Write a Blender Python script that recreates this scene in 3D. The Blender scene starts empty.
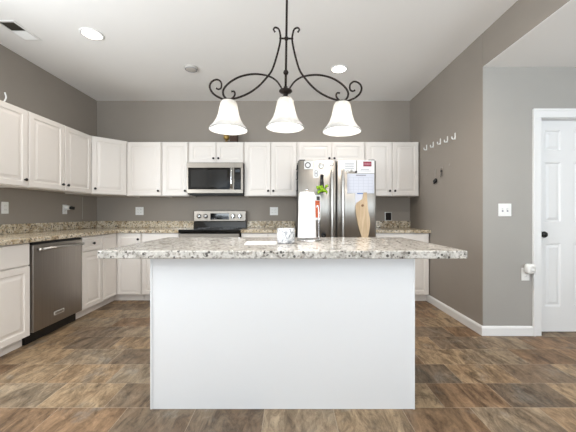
import bpy, bmesh, math, random
from mathutils import Vector, Matrix

random.seed(7)
C = bpy.context.scene.collection
SC = bpy.context.scene
PI = math.pi

# ------------------------------------------------------------------ camera, world, lights, exposure
cam_d = bpy.data.cameras.new('camera')
cam = bpy.data.objects.new('camera', cam_d)
C.objects.link(cam)
cam.location = (0, 0, 1.12)
cam.rotation_euler = (PI / 2, 0, 0)
cam_d.sensor_width = 36
cam_d.lens = 298 * 36 / 576
cam_d.shift_x = -1 / 576
cam_d.shift_y = -2 / 576
cam_d.clip_start = 0.02
SC.camera = cam

w = bpy.data.worlds.new('world')
SC.world = w
w.use_nodes = True
w.node_tree.nodes['Background'].inputs[0].default_value = (0.80, 0.90, 1.0, 1)
w.node_tree.nodes['Background'].inputs[1].default_value = 0.9


def area(name, loc, rot, sx, sy, power, col):
    d = bpy.data.lights.new(name, 'AREA')
    d.shape = 'RECTANGLE'
    d.size, d.size_y = sx, sy
    d.energy = power
    d.color = col
    o = bpy.data.objects.new(name, d)
    o.location = loc
    o.rotation_euler = rot
    C.objects.link(o)
    return o


# daylight from unseen windows in the wall behind the camera
XLW = -2.836          # plane of the left wall
TU = PI / 2 + math.radians(62)  # tilted up so the daylight brightens the ceiling
area('daylight_window_left', (-1.75, -2.30, 1.45), (TU, 0, 0), 1.5, 1.7, 80, (0.84, 0.93, 1.0))
area('daylight_window_right', (0.75, -2.30, 1.45), (TU, 0, 0), 1.9, 1.7, 100, (0.84, 0.93, 1.0))
area('daylight_window_hall', (3.15, -2.30, 1.35), (TU, 0, 0), 1.0, 1.7, 125, (0.84, 0.93, 1.0))
# daylight from an unseen window over the sink counter, in the left wall
area('daylight_window_sink', (XLW + 0.03, 1.00, 1.62), (PI / 2 + math.radians(4), 0, -PI / 2), 1.3, 1.0, 72, (0.90, 0.96, 1.0))
CAN_WATTS = 26
CAN_COLOR = (1.0, 0.90, 0.80)
BULB_WATTS = 9
BULB_COLOR = (1.0, 0.93, 0.84)

vs = SC.view_settings
vs.view_transform = 'Standard'
vs.look = 'None'
vs.exposure = 0.1
vs.gamma = 1
vs.use_curve_mapping = False


# ------------------------------------------------------------------ helpers: colours and materials
def lin(r, g, b):
    def f(c):
        c /= 255
        return c / 12.92 if c <= 0.04045 else ((c + 0.055) / 1.055) ** 2.4
    return (f(r), f(g), f(b), 1)


def mat(name, rgb, rough=0.5, metal=0.0, bump=0.0, bscale=200, var=0.0, vscale=6, coat=0.0, spec=0.5):
    m = bpy.data.materials.new(name)
    m.use_nodes = True
    nt = m.node_tree
    b = nt.nodes['Principled BSDF']
    col = lin(*rgb)
    b.inputs['Base Color'].default_value = col
    b.inputs['Roughness'].default_value = rough
    b.inputs['Metallic'].default_value = metal
    b.inputs['Specular IOR Level'].default_value = spec
    b.inputs['Coat Weight'].default_value = coat
    tc = nt.nodes.new('ShaderNodeTexCoord')
    if var:
        n = nt.nodes.new('ShaderNodeTexNoise')
        n.inputs['Scale'].default_value = vscale
        n.inputs['Detail'].default_value = 4
        nt.links.new(tc.outputs['Object'], n.inputs['Vector'])
        r = nt.nodes.new('ShaderNodeValToRGB')
        r.color_ramp.elements[0].position = 0.3
        r.color_ramp.elements[1].position = 0.7
        r.color_ramp.elements[0].color = tuple(c * (1 - var) for c in col[:3]) + (1,)
        r.color_ramp.elements[1].color = tuple(min(1, c * (1 + var)) for c in col[:3]) + (1,)
        nt.links.new(n.outputs['Fac'], r.inputs['Fac'])
        nt.links.new(r.outputs['Color'], b.inputs['Base Color'])
    if bump:
        n = nt.nodes.new('ShaderNodeTexNoise')
        n.inputs['Scale'].default_value = bscale
        nt.links.new(tc.outputs['Object'], n.inputs['Vector'])
        bp = nt.nodes.new('ShaderNodeBump')
        bp.inputs['Strength'].default_value = bump
        bp.inputs['Distance'].default_value = 0.002
        nt.links.new(n.outputs['Fac'], bp.inputs['Height'])
        nt.links.new(bp.outputs['Normal'], b.inputs['Normal'])
    return m


def emit(name, rgb, strength):
    m = bpy.data.materials.new(name)
    m.use_nodes = True
    b = m.node_tree.nodes['Principled BSDF']
    b.inputs['Base Color'].default_value = lin(*rgb)
    b.inputs['Emission Color'].default_value = lin(*rgb)
    b.inputs['Emission Strength'].default_value = strength
    return m


class NT:
    """tiny node-graph helper"""
    def __init__(s, name):
        s.m = bpy.data.materials.new(name)
        s.m.use_nodes = True
        s.t = s.m.node_tree
        s.b = s.t.nodes['Principled BSDF']

    def n(s, kind, **ins):
        nd = s.t.nodes.new(kind)
        for k, v in ins.items():
            s.set(nd.inputs[k.replace('_', ' ')], v)
        return nd

    def set(s, sock, v):
        if isinstance(v, bpy.types.NodeSocket):
            s.t.links.new(v, sock)
        else:
            sock.default_value = v

    def math(s, op, a, b=0.0, c=None):
        nd = s.t.nodes.new('ShaderNodeMath')
        nd.operation = op
        s.set(nd.inputs[0], a)
        s.set(nd.inputs[1], b)
        if c is not None:
            s.set(nd.inputs[2], c)
        return nd.outputs[0]

    def ramp(s, fac, stops, interp='LINEAR'):
        nd = s.t.nodes.new('ShaderNodeValToRGB')
        cr = nd.color_ramp
        cr.interpolation = interp
        while len(cr.elements) < len(stops):
            cr.elements.new(0.5)
        for e, (p, c) in zip(cr.elements, stops):
            e.position = p
            e.color = c
        s.set(nd.inputs[0], fac)
        return nd.outputs[0]

    def mix(s, fac, a, b, blend='MIX'):
        nd = s.t.nodes.new('ShaderNodeMix')
        nd.data_type = 'RGBA'
        nd.blend_type = blend
        s.set(nd.inputs[0], fac)
        s.set(nd.inputs[6], a)
        s.set(nd.inputs[7], b)
        return nd.outputs[2]


def stone_floor():
    s = NT('slate_tile_vinyl')
    tc = s.n('ShaderNodeTexCoord')
    sp = s.n('ShaderNodeSeparateXYZ', Vector=tc.outputs['Object'])
    X, Y = sp.outputs[0], sp.outputs[1]
    v = s.math('ADD', s.math('DIVIDE', s.math('SUBTRACT', Y, 1.724), 0.2487), 40.0)
    row = s.math('FLOOR', v)
    fv = s.math('FRACT', v)
    off = s.math('FRACT', s.math('MULTIPLY', row, 0.36))
    u = s.math('ADD', s.math('DIVIDE', s.math('ADD', X, 10.0), 0.395), off)
    col = s.math('FLOOR', u)
    fu = s.math('FRACT', u)
    cell = s.n('ShaderNodeCombineXYZ', X=col, Y=row)
    wn = s.n('ShaderNodeTexWhiteNoise')
    s.set(wn.inputs['Vector'], cell.outputs[0])
    rnd = wn.outputs['Value']
    rcol = wn.outputs['Color']
    # a streaky cleft slate print that starts afresh on every tile
    shift = s.n('ShaderNodeVectorMath')
    shift.operation = 'MULTIPLY_ADD'
    s.set(shift.inputs[0], rcol)
    shift.inputs[1].default_value = (37, 53, 19)
    s.set(shift.inputs[2], tc.outputs['Object'])
    mp = s.n('ShaderNodeMapping', Vector=shift.outputs[0])
    mp.inputs['Rotation'].default_value = (0, 0, math.radians(-22))
    mp.inputs['Scale'].default_value = (6.0, 2.2, 1)
    n1 = s.n('ShaderNodeTexNoise', Vector=mp.outputs[0], Scale=1.1, Detail=9.0, Roughness=0.70, Distortion=1.6)
    n2 = s.n('ShaderNodeTexNoise', Vector=shift.outputs[0], Scale=5.5, Detail=5.0, Roughness=0.6)
    n3 = s.n('ShaderNodeTexNoise', Vector=mp.outputs[0], Scale=3.6, Detail=9.0, Roughness=0.80, Distortion=0.8)
    base = s.ramp(rnd, [(0.0, lin(132, 103, 76)), (0.16, lin(158, 133, 103)), (0.32, lin(116, 101, 85)),
                        (0.46, lin(166, 143, 113)), (0.6, lin(138, 107, 78)), (0.74, lin(146, 131, 110)),
                        (0.88, lin(104, 92, 79))], 'CONSTANT')
    base = s.mix(0.35, base, lin(140, 120, 98))
    streak = s.ramp(n1.outputs['Fac'], [(0.34, (0.34, 0.31, 0.29, 1)), (0.47, (0.80, 0.79, 0.78, 1)), (0.62, (1.30, 1.30, 1.28, 1))])
    c1 = s.mix(0.9, base, streak, 'MULTIPLY')
    rust = s.ramp(n2.outputs['Fac'], [(0.46, (0, 0, 0, 1)), (0.74, (0.4, 0.4, 0.4, 1))])
    c2 = s.mix(rust, c1, lin(124, 94, 68))
    cool = s.ramp(n2.outputs['Fac'], [(0.28, (0.45, 0.45, 0.45, 1)), (0.42, (0, 0, 0, 1))])
    c2 = s.mix(cool, c2, lin(138, 134, 126))
    grey = s.ramp(n3.outputs['Fac'], [(0.36, (0.42, 0.40, 0.38, 1)), (0.50, (0.92, 0.92, 0.92, 1)), (0.64, (1.30, 1.30, 1.30, 1))])
    c3 = s.mix(0.85, c2, grey, 'MULTIPLY')
    # thin printed joints
    eu = s.math('MULTIPLY', s.math('MINIMUM', fu, s.math('SUBTRACT', 1.0, fu)), 0.395)
    ev = s.math('MULTIPLY', s.math('MINIMUM', fv, s.math('SUBTRACT', 1.0, fv)), 0.2487)
    e = s.math('MINIMUM', eu, ev)
    joint = s.math('LESS_THAN', e, 0.0016)
    c4 = s.mix(s.math('MULTIPLY', joint, 0.55), c3, lin(176, 160, 140))
    s.set(s.b.inputs['Base Color'], c4)
    rr = s.math('MULTIPLY_ADD', n3.outputs['Fac'], 0.25, 0.36)
    s.set(s.b.inputs['Roughness'], rr)
    s.b.inputs['Specular IOR Level'].default_value = 0.28
    hgt = s.math('SUBTRACT', s.math('ADD', n1.outputs['Fac'], s.math('MULTIPLY', n3.outputs['Fac'], 0.5)), s.math('MULTIPLY', joint, 0.6))
    bp = s.n('ShaderNodeBump', Height=hgt, Strength=0.35, Distance=0.004)
    s.set(s.b.inputs['Normal'], bp.outputs[0])
    return s.m


def granite(name, cols, fleck):
    s = NT(name)
    tc = s.n('ShaderNodeTexCoord')
    P = tc.outputs['Object']
    big = s.n('ShaderNodeTexNoise', Vector=P, Scale=16.0, Detail=5.0, Roughness=0.62, Distortion=0.5)
    mid = s.n('ShaderNodeTexNoise', Vector=P, Scale=46.0, Detail=4.0, Roughness=0.6)
    fine = s.n('ShaderNodeTexVoronoi', Vector=P, Scale=62.0)
    base = s.ramp(big.outputs['Fac'], [(p, lin(*c)) for p, c in zip((0.32, 0.45, 0.58, 0.72), cols)])
    g = s.ramp(mid.outputs['Fac'], [(0.40, (1, 1, 1, 1)), (0.46, (0, 0, 0, 1))])
    c1 = s.mix(s.math('MULTIPLY', g, 0.75), base, lin(112, 106, 99))
    k = s.ramp(mid.outputs['Fac'], [(0.60, (0, 0, 0, 1)), (0.66, (1, 1, 1, 1))])
    c2 = s.mix(s.math('MULTIPLY', k, 0.8), c1, lin(224, 221, 215))
    fv = s.n('ShaderNodeTexWhiteNoise')
    s.set(fv.inputs['Vector'], fine.outputs['Color'])
    dark = s.math('LESS_THAN', fv.outputs['Value'], 0.13)
    near = s.math('LESS_THAN', fine.outputs['Distance'], 0.5)
    dk = s.math('MULTIPLY', dark, near)
    c3 = s.mix(s.math('MULTIPLY', dk, 0.85), c2, lin(52, 48, 46))
    tan = s.math('MULTIPLY', s.math('GREATER_THAN', fv.outputs['Value'], 0.86), near)
    c4 = s.mix(s.math('MULTIPLY', tan, 0.6), c3, lin(*fleck))
    s.set(s.b.inputs['Base Color'], c4)
    s.b.inputs['Roughness'].default_value = 0.16
    s.b.inputs['Specular IOR Level'].default_value = 0.5
    return s.m


def steel(name, rgb=(176, 174, 170), rough=0.26, axis=2):
    s = NT(name)
    tc = s.n('ShaderNodeTexCoord')
    mp = s.n('ShaderNodeMapping', Vector=tc.outputs['Object'])
    sc = [220, 220, 220]
    sc[axis] = 2.0
    mp.inputs['Scale'].default_value = sc
    n = s.n('ShaderNodeTexNoise', Vector=mp.outputs[0], Scale=1.0, Detail=3.0)
    c = s.ramp(n.outputs['Fac'], [(0.3, lin(*[int(x * 0.93) for x in rgb])), (0.7, lin(*rgb))])
    s.set(s.b.inputs['Base Color'], c)
    s.b.inputs['Metallic'].default_value = 1.0
    s.set(s.b.inputs['Roughness'], s.math('MULTIPLY_ADD', n.outputs['Fac'], 0.12, rough - 0.06))
    return s.m


def wood(name, a, b):
    s = NT(name)
    tc = s.n('ShaderNodeTexCoord')
    mp = s.n('ShaderNodeMapping', Vector=tc.outputs['Object'])
    mp.inputs['Scale'].default_value = (14, 14, 1.6)
    n = s.n('ShaderNodeTexNoise', Vector=mp.outputs[0], Scale=2.0, Detail=6.0, Distortion=1.2)
    s.set(s.b.inputs['Base Color'], s.ramp(n.outputs['Fac'], [(0.3, lin(*a)), (0.7, lin(*b))]))
    s.b.inputs['Roughness'].default_value = 0.45
    return s.m


def marble():
    s = NT('white_marble_glaze')
    tc = s.n('ShaderNodeTexCoord')
    n = s.n('ShaderNodeTexNoise', Vector=tc.outputs['Object'], Scale=14.0, Detail=6.0, Roughness=0.6, Distortion=1.6)
    d = s.math('ABSOLUTE', s.math('SUBTRACT', n.outputs['Fac'], 0.5))
    c = s.ramp(d, [(0.0, lin(96, 98, 104)), (0.025, lin(168, 170, 174)), (0.08, lin(214, 214, 214))])
    s.set(s.b.inputs['Base Color'], c)
    s.b.inputs['Roughness'].default_value = 0.2
    return s.m


def shade_glass():
    s = NT('alabaster_glass')
    tc = s.n('ShaderNodeTexCoord')
    n = s.n('ShaderNodeTexNoise', Vector=tc.outputs['Object'], Scale=18.0, Detail=4.0, Distortion=1.5)
    c = s.ramp(n.outputs['Fac'], [(0.3, lin(186, 186, 185)), (0.7, lin(206, 206, 206))])
    out = s.t.nodes['Material Output']
    tr = s.n('ShaderNodeBsdfTranslucent', Color=c)
    s.set(s.b.inputs['Base Color'], c)
    s.b.inputs['Roughness'].default_value = 0.3
    mx = s.n('ShaderNodeMixShader', Fac=0.5)
    s.t.links.new(s.b.outputs[0], mx.inputs[1])
    s.t.links.new(tr.outputs[0], mx.inputs[2])
    s.t.links.new(mx.outputs[0], out.inputs['Surface'])
    return s.m


M = dict(
    wall=mat('warm_grey_paint', (156, 148, 139), 0.75, bump=0.12, bscale=160, var=0.02, vscale=3, spec=0.3),
    hall=mat('daylit_wall_paint', (167, 164, 159), 0.75, bump=0.12, bscale=160, var=0.02, vscale=3, spec=0.3),  # lighter, cooler copy of the wall paint, cool daylight put into the colour
    ceil=mat('ceiling_paint', (246, 245, 243), 0.9, bump=0.12, bscale=90, spec=0.2),
    trim=mat('white_trim_paint', (236, 236, 236), 0.4),
    cab=mat('white_cabinet_paint', (237, 231, 225), 0.36, bump=0.02, bscale=60),
    inner=mat('cabinet_board', (196, 176, 150), 0.6, var=0.05),
    island=mat('white_island_board', (222, 223, 225), 0.45, bump=0.02, bscale=30),
    black=mat('black_metal', (22, 21, 20), 0.35, 0.3),
    bronze=mat('oiled_bronze', (40, 33, 29), 0.38, 0.75, var=0.2, vscale=30),
    gloss=mat('black_glass', (8, 8, 9), 0.06, spec=0.6),
    mwglass=mat('smoked_glass', (30, 30, 30), 0.12, spec=0.6),
    plastic=mat('black_plastic', (20, 20, 21), 0.45),
    white=mat('white_plastic', (240, 240, 238), 0.35),
    paper=mat('white_paper', (240, 240, 240), 0.8),
    bluepaper=mat('pale_blue_paper', (214, 217, 228), 0.8),
    creampaper=mat('cream_paper', (236, 228, 210), 0.8),
    ink=mat('grey_print', (150, 152, 160), 0.8),
    faintink=mat('faint_print', (196, 200, 212), 0.8),
    darkink=mat('dark_print', (70, 66, 66), 0.8),
    bluenk=mat('blue_print', (96, 126, 186), 0.8),
    maroon=mat('maroon_print', (146, 62, 78), 0.7),
    pink=mat('pink_print', (206, 150, 160), 0.7),
    orange=mat('orange_print', (196, 92, 52), 0.6, var=0.4, vscale=90),
    leaf=mat('lime_leaf', (150, 196, 30), 0.45, var=0.3, vscale=80),
    bottle=mat('dark_bottle', (24, 22, 26), 0.15),
    chrome=mat('chrome', (214, 214, 214), 0.12, 1.0),
    nickel=mat('satin_nickel', (190, 188, 184), 0.28, 1.0),
    towel=mat('paper_towel', (226, 226, 226), 0.9, bump=0.5, bscale=260),
    card=mat('cardboard', (168, 138, 104), 0.9),
    steel=steel('brushed_steel_upright', (184, 182, 178), 0.46, 2),
    dsteel=steel('brushed_steel_dark', (178, 172, 165), 0.36, 2),
    hsteel=steel('brushed_steel_level', (150, 143, 134), 0.32, 0),
    fridge_side=mat('dark_grey_enamel', (62, 62, 64), 0.5),
    wicker=mat('brown_wicker', (74, 52, 40), 0.7, bump=0.8, bscale=120, var=0.3, vscale=60),
    gold=mat('antique_gold', (176, 146, 84), 0.35, 0.6, var=0.2, vscale=40),
    vent_shade=mat('shaded_vent', (84, 78, 68), 0.8),  # shade in the duct and on the near louvers, put in as colour
    clear=mat('clear_hook_plastic', (176, 168, 160), 0.25),
    socket=mat('socket_slot', (70, 70, 70), 0.6),
    cord=mat('pale_cord', (182, 178, 170), 0.5),
    granite=granite('golden_granite', ((148, 126, 98), (194, 177, 148), (216, 205, 184), (172, 147, 112)), (150, 118, 84)), pale_granite=granite('pale_grey_granite', ((140, 134, 126), (180, 176, 169), (202, 198, 192), (158, 149, 138)), (120, 114, 108)), floor=stone_floor(), marble=marble(), shade=shade_glass(),
    board=wood('pale_wood_tone', (184, 156, 120), (214, 190, 156)),
    bark=mat('bark_edge', (140, 108, 78), 0.8, var=0.3, vscale=50),
    lamp=emit('lit_lens', (255, 246, 230), 9.0),
    bulb=emit('lit_bulb', (255, 240, 214), 12.0),
    sash=mat('window_white', (236, 236, 234), 0.4),
)


# ------------------------------------------------------------------ helpers: geometry
class MB:
    def __init__(s):
        s.bm = bmesh.new()

    def add(s, verts, faces, mtx=None, smooth=False):
        vs_ = [s.bm.verts.new(mtx @ Vector(v) if mtx else v) for v in verts]
        for f in faces:
            try:
                fc = s.bm.faces.new([vs_[i] for i in f])
                fc.smooth = smooth
            except ValueError:
                pass
        return s

    def box(s, x0, x1, y0, y1, z0, z1, bev=0.0, seg=2, mtx=None):
        t = bmesh.new()
        vv = [t.verts.new((x, y, z)) for x in (x0, x1) for y in (y0, y1) for z in (z0, z1)]
        for f in ((0, 1, 3, 2), (4, 6, 7, 5), (0, 4, 5, 1), (2, 3, 7, 6), (0, 2, 6, 4), (1, 5, 7, 3)):
            t.faces.new([vv[i] for i in f])
        if bev:
            bmesh.ops.bevel(t, geom=t.edges[:], offset=bev, segments=seg, affect='EDGES', profile=0.5)
        t.verts.index_update()
        s.add([v.co.copy() for v in t.verts], [[v.index for v in f.verts] for f in t.faces], mtx)
        t.free()
        return s

    def prism(s, pts, z0, z1):
        n = len(pts)
        s.add([(x, y, z0) for x, y in pts] + [(x, y, z1) for x, y in pts],
              [list(range(n))[::-1], list(range(n, 2 * n))] + [[i, (i + 1) % n, n + (i + 1) % n, n + i] for i in range(n)])
        return s

    def lathe(s, prof, seg=24, mtx=None, closed=False, smooth=True):
        vs_, fs = [], []
        n = len(prof)
        for k in range(seg):
            a = 2 * PI * k / seg
            for r, z in prof:
                vs_.append((r * math.cos(a), r * math.sin(a), z))
        m = n if closed else n - 1
        for k in range(seg):
            for i in range(m):
                j = (i + 1) % n
                a, b = k * n, ((k + 1) % seg) * n
                fs.append([a + i, b + i, b + j, a + j])
        t = bmesh.new()
        tv = [t.verts.new(v) for v in vs_]
        for f in fs:
            t.faces.new([tv[i] for i in f])
        bmesh.ops.remove_doubles(t, verts=t.verts[:], dist=1e-6)
        t.verts.index_update()
        s.add([v.co.copy() for v in t.verts], [[v.index for v in f.verts] for f in t.faces], mtx, smooth)
        t.free()
        return s

    def tube(s, pts, r, seg=8, smooth=True):
        pts = [Vector(p) for p in pts]
        rs = r if isinstance(r, (list, tuple)) else [r] * len(pts)
        n = len(pts)
        vs_, fs = [], []
        ref = None
        for i, p in enumerate(pts):
            t = (pts[min(i + 1, n - 1)] - pts[max(i - 1, 0)]).normalized()
            if ref is None:
                ref = Vector((0, 1, 0)) if abs(t.y) < 0.9 else Vector((1, 0, 0))
            a = (ref - t * ref.dot(t)).normalized()
            ref = a
            b = t.cross(a)
            for k in range(seg):
                g = 2 * PI * k / seg
                vs_.append(p + (a * math.cos(g) + b * math.sin(g)) * rs[i])
        for i in range(n - 1):
            for k in range(seg):
                fs.append([i * seg + k, i * seg + (k + 1) % seg, (i + 1) * seg + (k + 1) % seg, (i + 1) * seg + k])
        fs.append(list(range(seg))[::-1])
        fs.append([(n - 1) * seg + k for k in range(seg)])
        s.add(vs_, fs, None, smooth)
        return s

    def panel(s, x0, x1, z0, z1, y, t, rings):
        """a door leaf: back plane at y, front towards -y, stepped rings (inset, height below the front)"""
        vs_ = [(x0, y, z0), (x1, y, z0), (x1, y, z1), (x0, y, z1)]
        fs = [[0, 1, 2, 3]]
        prev = 0
        for ins, dep in rings:
            k = len(vs_)
            yy = y - t + dep
            vs_ += [(x0 + ins, yy, z0 + ins), (x1 - ins, yy, z0 + ins), (x1 - ins, yy, z1 - ins), (x0 + ins, yy, z1 - ins)]
            for i in range(4):
                j = (i + 1) % 4
                fs.append([prev + i, k + i, k + j, prev + j])
            prev = k
        fs.append([prev + 3, prev + 2, prev + 1, prev])
        s.add(vs_, fs)
        return s

    def build(s, name, m, parent=None, loc=None, rot=None):
        me = bpy.data.meshes.new(name)
        bmesh.ops.recalc_face_normals(s.bm, faces=s.bm.faces[:])
        s.bm.to_mesh(me)
        s.bm.free()
        o = bpy.data.objects.new(name, me)
        me.materials.append(M[m] if isinstance(m, str) else m)
        C.objects.link(o)
        if parent:
            o.parent = parent
        if loc:
            o.location = loc
        if rot:
            o.rotation_euler = rot
        return o


def smooth_path(pts, sub=6):
    """Catmull-Rom through 3-D points"""
    P = [Vector(p) for p in pts]
    P = [P[0] * 2 - P[1]] + P + [P[-1] * 2 - P[-2]]
    out = []
    for i in range(1, len(P) - 2):
        a, b, c, d = P[i - 1], P[i], P[i + 1], P[i + 2]
        for k in range(sub):
            t = k / sub
            out.append(0.5 * (2 * b + (c - a) * t + (2 * a - 5 * b + 4 * c - d) * t * t + (3 * b - a - 3 * c + d) * t ** 3))
    out.append(P[-2])
    return out


def empty(name, loc=(0, 0, 0), rot=(0, 0, 0)):
    o = bpy.data.objects.new(name, None)
    o.empty_display_size = 0.1
    o.location = loc
    o.rotation_euler = rot
    C.objects.link(o)
    return o


def tag(o, label, cat, group=None):
    o['label'] = label
    o['category'] = cat
    if group:
        o['group'] = group
    return o


def struct(o):
    o['kind'] = 'structure'
    return o


def copy_tree(o, parent=None):
    c = o.copy()
    C.objects.link(c)
    c.parent = parent
    for ch in list(o.children):
        copy_tree(ch, c)
    return c


RX = Matrix.Rotation(PI / 2, 4, 'X')      # lathe axis z -> -y


def facing(x, y, z, rz=0):
    """lathe axis pointing to local -y at a point"""
    return Matrix.Translation((x, y, z)) @ Matrix.Rotation(PI / 2, 4, 'X')


# ------------------------------------------------------------------ the room
YB, XL, XR, ZC = 4.40, -2.836, 1.787, 2.79
YH, ZH = 2.75, 2.477
YF = -2.35
struct(MB().box(-3.0, 4.6, -2.5, 4.55, -0.06, 0).build('floor', 'floor'))
struct(MB().box(-3.0, XR + 0.001, -2.5, 4.55, ZC, ZC + 0.1).build('ceiling', 'ceil'))
hc = struct(MB().box(XR + 0.12, 4.6, -2.5, YH + 0.13, ZH, ZH + 0.35).build('ceiling_hall', 'ceil'))
struct(MB().box(XR + 0.002, XR + 0.12, -2.5, YH - 0.001, ZH + 0.003, ZC + 0.02).build('wall_header', 'wall'))
struct(MB().box(XR + 0.003, XR + 0.121, -2.5, YH - 0.001, ZH, ZH + 0.003).build('ceiling_header', 'ceil'))
struct(MB().box(-3.0, XR + 0.12, YB, YB + 0.12, 0, ZC).build('wall_back', 'wall'))
lw = MB().box(XL - 0.12, XL, -2.5, 0.33, 0, ZC).box(XL - 0.12, XL, 1.67, YB, 0, ZC)
lw.box(XL - 0.12, XL, 0.33, 1.67, 0, 1.10).box(XL - 0.12, XL, 0.33, 1.67, 2.14, ZC)
struct(lw.build('wall_left', 'wall'))
struct(MB().box(XR, XR + 0.12, YH + 0.001, YB, 0, ZC).build('wall_right', 'wall'))
DX0, DX1, DZ = 2.313, 2.937, 2.012
hw = MB()
hw.box(XR + 0.004, DX0, YH, YH + 0.12, 0, ZH)
hw.box(DX0, DX1, YH, YH + 0.12, DZ, ZH)
hw.box(DX1, 4.6, YH, YH + 0.12, 0, ZH)
struct(hw.build('wall_hall', 'hall'))
struct(MB().box(4.48, 4.6, -2.5, YH, 0, ZH).build('wall_hall_side', 'hall'))
# wall behind the camera with three window openings
fw = MB()
WIN = [(-2.5, -1.0), (-0.2, 1.7), (2.65, 3.65)]
xs = [-3.0] + [v for p in WIN for v in p] + [4.6]
for i in range(0, len(xs), 2):
    fw.box(xs[i], xs[i + 1], YF - 0.12, YF, 0, ZC)
for a, b in WIN:
    fw.box(a, b, YF - 0.12, YF, 0, 0.60)
    fw.box(a, b, YF - 0.12, YF, 2.30, ZC)
struct(fw.build('wall_front', 'wall'))
for i, (a, b) in enumerate(WIN):
    f = MB()
    f.box(a, a + 0.05, YF - 0.08, YF - 0.02, 0.6, 2.3)
    f.box(b - 0.05, b, YF - 0.08, YF - 0.02, 0.6, 2.3)
    f.box(a, b, YF - 0.08, YF - 0.02, 0.6, 0.65)
    f.box(a, b, YF - 0.08, YF - 0.02, 2.25, 2.3)
    f.box(a, b, YF - 0.08, YF - 0.02, 1.43, 1.47)
    f.box((a + b) / 2 - 0.015, (a + b) / 2 + 0.015, YF - 0.08, YF - 0.02, 0.6, 2.3)
    struct(f.build('window_%d' % (i + 1), 'sash'))

f = MB()
for a in ((0.33, 0.38, 1.10, 2.14), (1.62, 1.67, 1.10, 2.14), (0.38, 1.62, 1.10, 1.15), (0.38, 1.62, 2.09, 2.14), (0.98, 1.02, 1.15, 2.09)):
    f.box(XL - 0.08, XL - 0.02, a[0], a[1], a[2], a[3])
struct(f.build('window_4', 'sash'))

# baseboards
def base_profile(L):
    b = MB()
    b.add([(0, 0, 0), (0, -0.015, 0), (0, -0.015, 0.070), (0, -0.011, 0.080), (0, -0.006, 0.088), (0, 0, 0.088),
           (L, 0, 0), (L, -0.015, 0), (L, -0.015, 0.070), (L, -0.011, 0.080), (L, -0.006, 0.088), (L, 0, 0.088)],
          [[0, 1, 2, 3, 4, 5], [11, 10, 9, 8, 7, 6]] + [[i, (i + 1) % 6, 6 + (i + 1) % 6, 6 + i] for i in range(6)])
    return b


struct(base_profile(1.09).build('baseboard_right', 'trim', None, (XR, 3.84, 0), (0, 0, -PI / 2)))
struct(base_profile(0.47).build('baseboard_hall', 'trim', None, (XR - 0.015, YH, 0)))

# door casing, jamb and six-panel door
cs = MB()
YC = YH - 0.018
cs.box(DX0 - 0.072, DX0 + 0.004, YC, YH - 0.0005, 0, DZ - 0.006, 0.004)
cs.box(DX1 - 0.004, DX1 + 0.072, YC, YH - 0.0005, 0, DZ - 0.006, 0.004)
cs.box(DX0 - 0.072, DX1 + 0.072, YC, YH - 0.0005, DZ - 0.006, DZ + 0.074, 0.004)
cs.box(DX0 - 0.072, DX0 - 0.052, YC - 0.006, YC + 0.002, 0, DZ + 0.054, 0.002)
cs.box(DX1 + 0.052, DX1 + 0.072, YC - 0.006, YC + 0.002, 0, DZ + 0.054, 0.002)
cs.box(DX0 - 0.072, DX1 + 0.072, YC - 0.006, YC + 0.002, DZ + 0.054, DZ + 0.074, 0.002)
struct(cs.build('trim_1', 'trim'))
jb = MB()
jb.box(DX0, DX0 + 0.004, YH, YH + 0.12, 0, DZ)
jb.box(DX1 - 0.004, DX1, YH, YH + 0.12, 0, DZ)
jb.box(DX0, DX1, YH, YH + 0.12, DZ - 0.006, DZ)
struct(jb.build('trim_2', 'trim'))

dr = MB()
x0, x1, z0, z1, yd = DX0 + 0.008, DX1 - 0.008, 0.012, DZ - 0.010, YH + 0.06
dw = x1 - x0
zr = [z0, 0.248, 0.842, 1.045, 1.605, 1.718, 1.908, z1]
xc = [x0, x0 + 0.09, x0 + 0.09 + (dw - 0.30) / 2, x1 - 0.09 - (dw - 0.30) / 2, x1 - 0.09, x1]
dr.box(x0, xc[1], yd, yd + 0.035, z0, z1)
dr.box(xc[4], x1, yd, yd + 0.035, z0, z1)
dr.box(xc[2], xc[3], yd, yd + 0.035, z0, z1)
for a, b in ((1, 2), (3, 4)):
    for c, d in ((0, 1), (2, 3), (4, 5), (6, 7)):
        dr.box(xc[a], xc[b], yd, yd + 0.035, zr[c], zr[d])
    for c, d in ((1, 2), (3, 4), (5, 6)):
        dr.panel(xc[a], xc[b], zr[c], zr[d], yd + 0.03, 0.03, [(0.0, 0.0), (0.012, 0.010), (0.020, 0.010), (0.042, 0.002)])
door = struct(dr.build('door_1', 'trim'))
kn = MB()
kn.lathe([(0, 0), (0.030, 0), (0.032, 0.006), (0.012, 0.012), (0.011, 0.035), (0.026, 0.042), (0.030, 0.055), (0.024, 0.068), (0, 0.072)], 20,
         facing(2.360, yd, 0.93))
kn.build('door_knob', 'black', door)

# ------------------------------------------------------------------ cabinets
RINGS = [(0.0, 0.003), (0.003, 0.0), (0.050, 0.0), (0.056, 0.007), (0.070, 0.007), (0.092, 0.001)]
DRAWER_RINGS = [(0.0, 0.003), (0.003, 0.0), (0.028, 0.0), (0.033, 0.005), (0.044, 0.005), (0.056, 0.001)]
FLAT_RINGS = [(0.0, 0.006), (0.006, 0.0), (0.016, 0.0)]
KNOB = [(0, 0), (0.007, 0), (0.006, 0.010), (0.014, 0.015), (0.0155, 0.021), (0.012, 0.026), (0, 0.028)]


def knob(parent, x, y, z):
    return MB().lathe(KNOB, 14, facing(x, y, z)).build('knob', 'black', parent)


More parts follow.
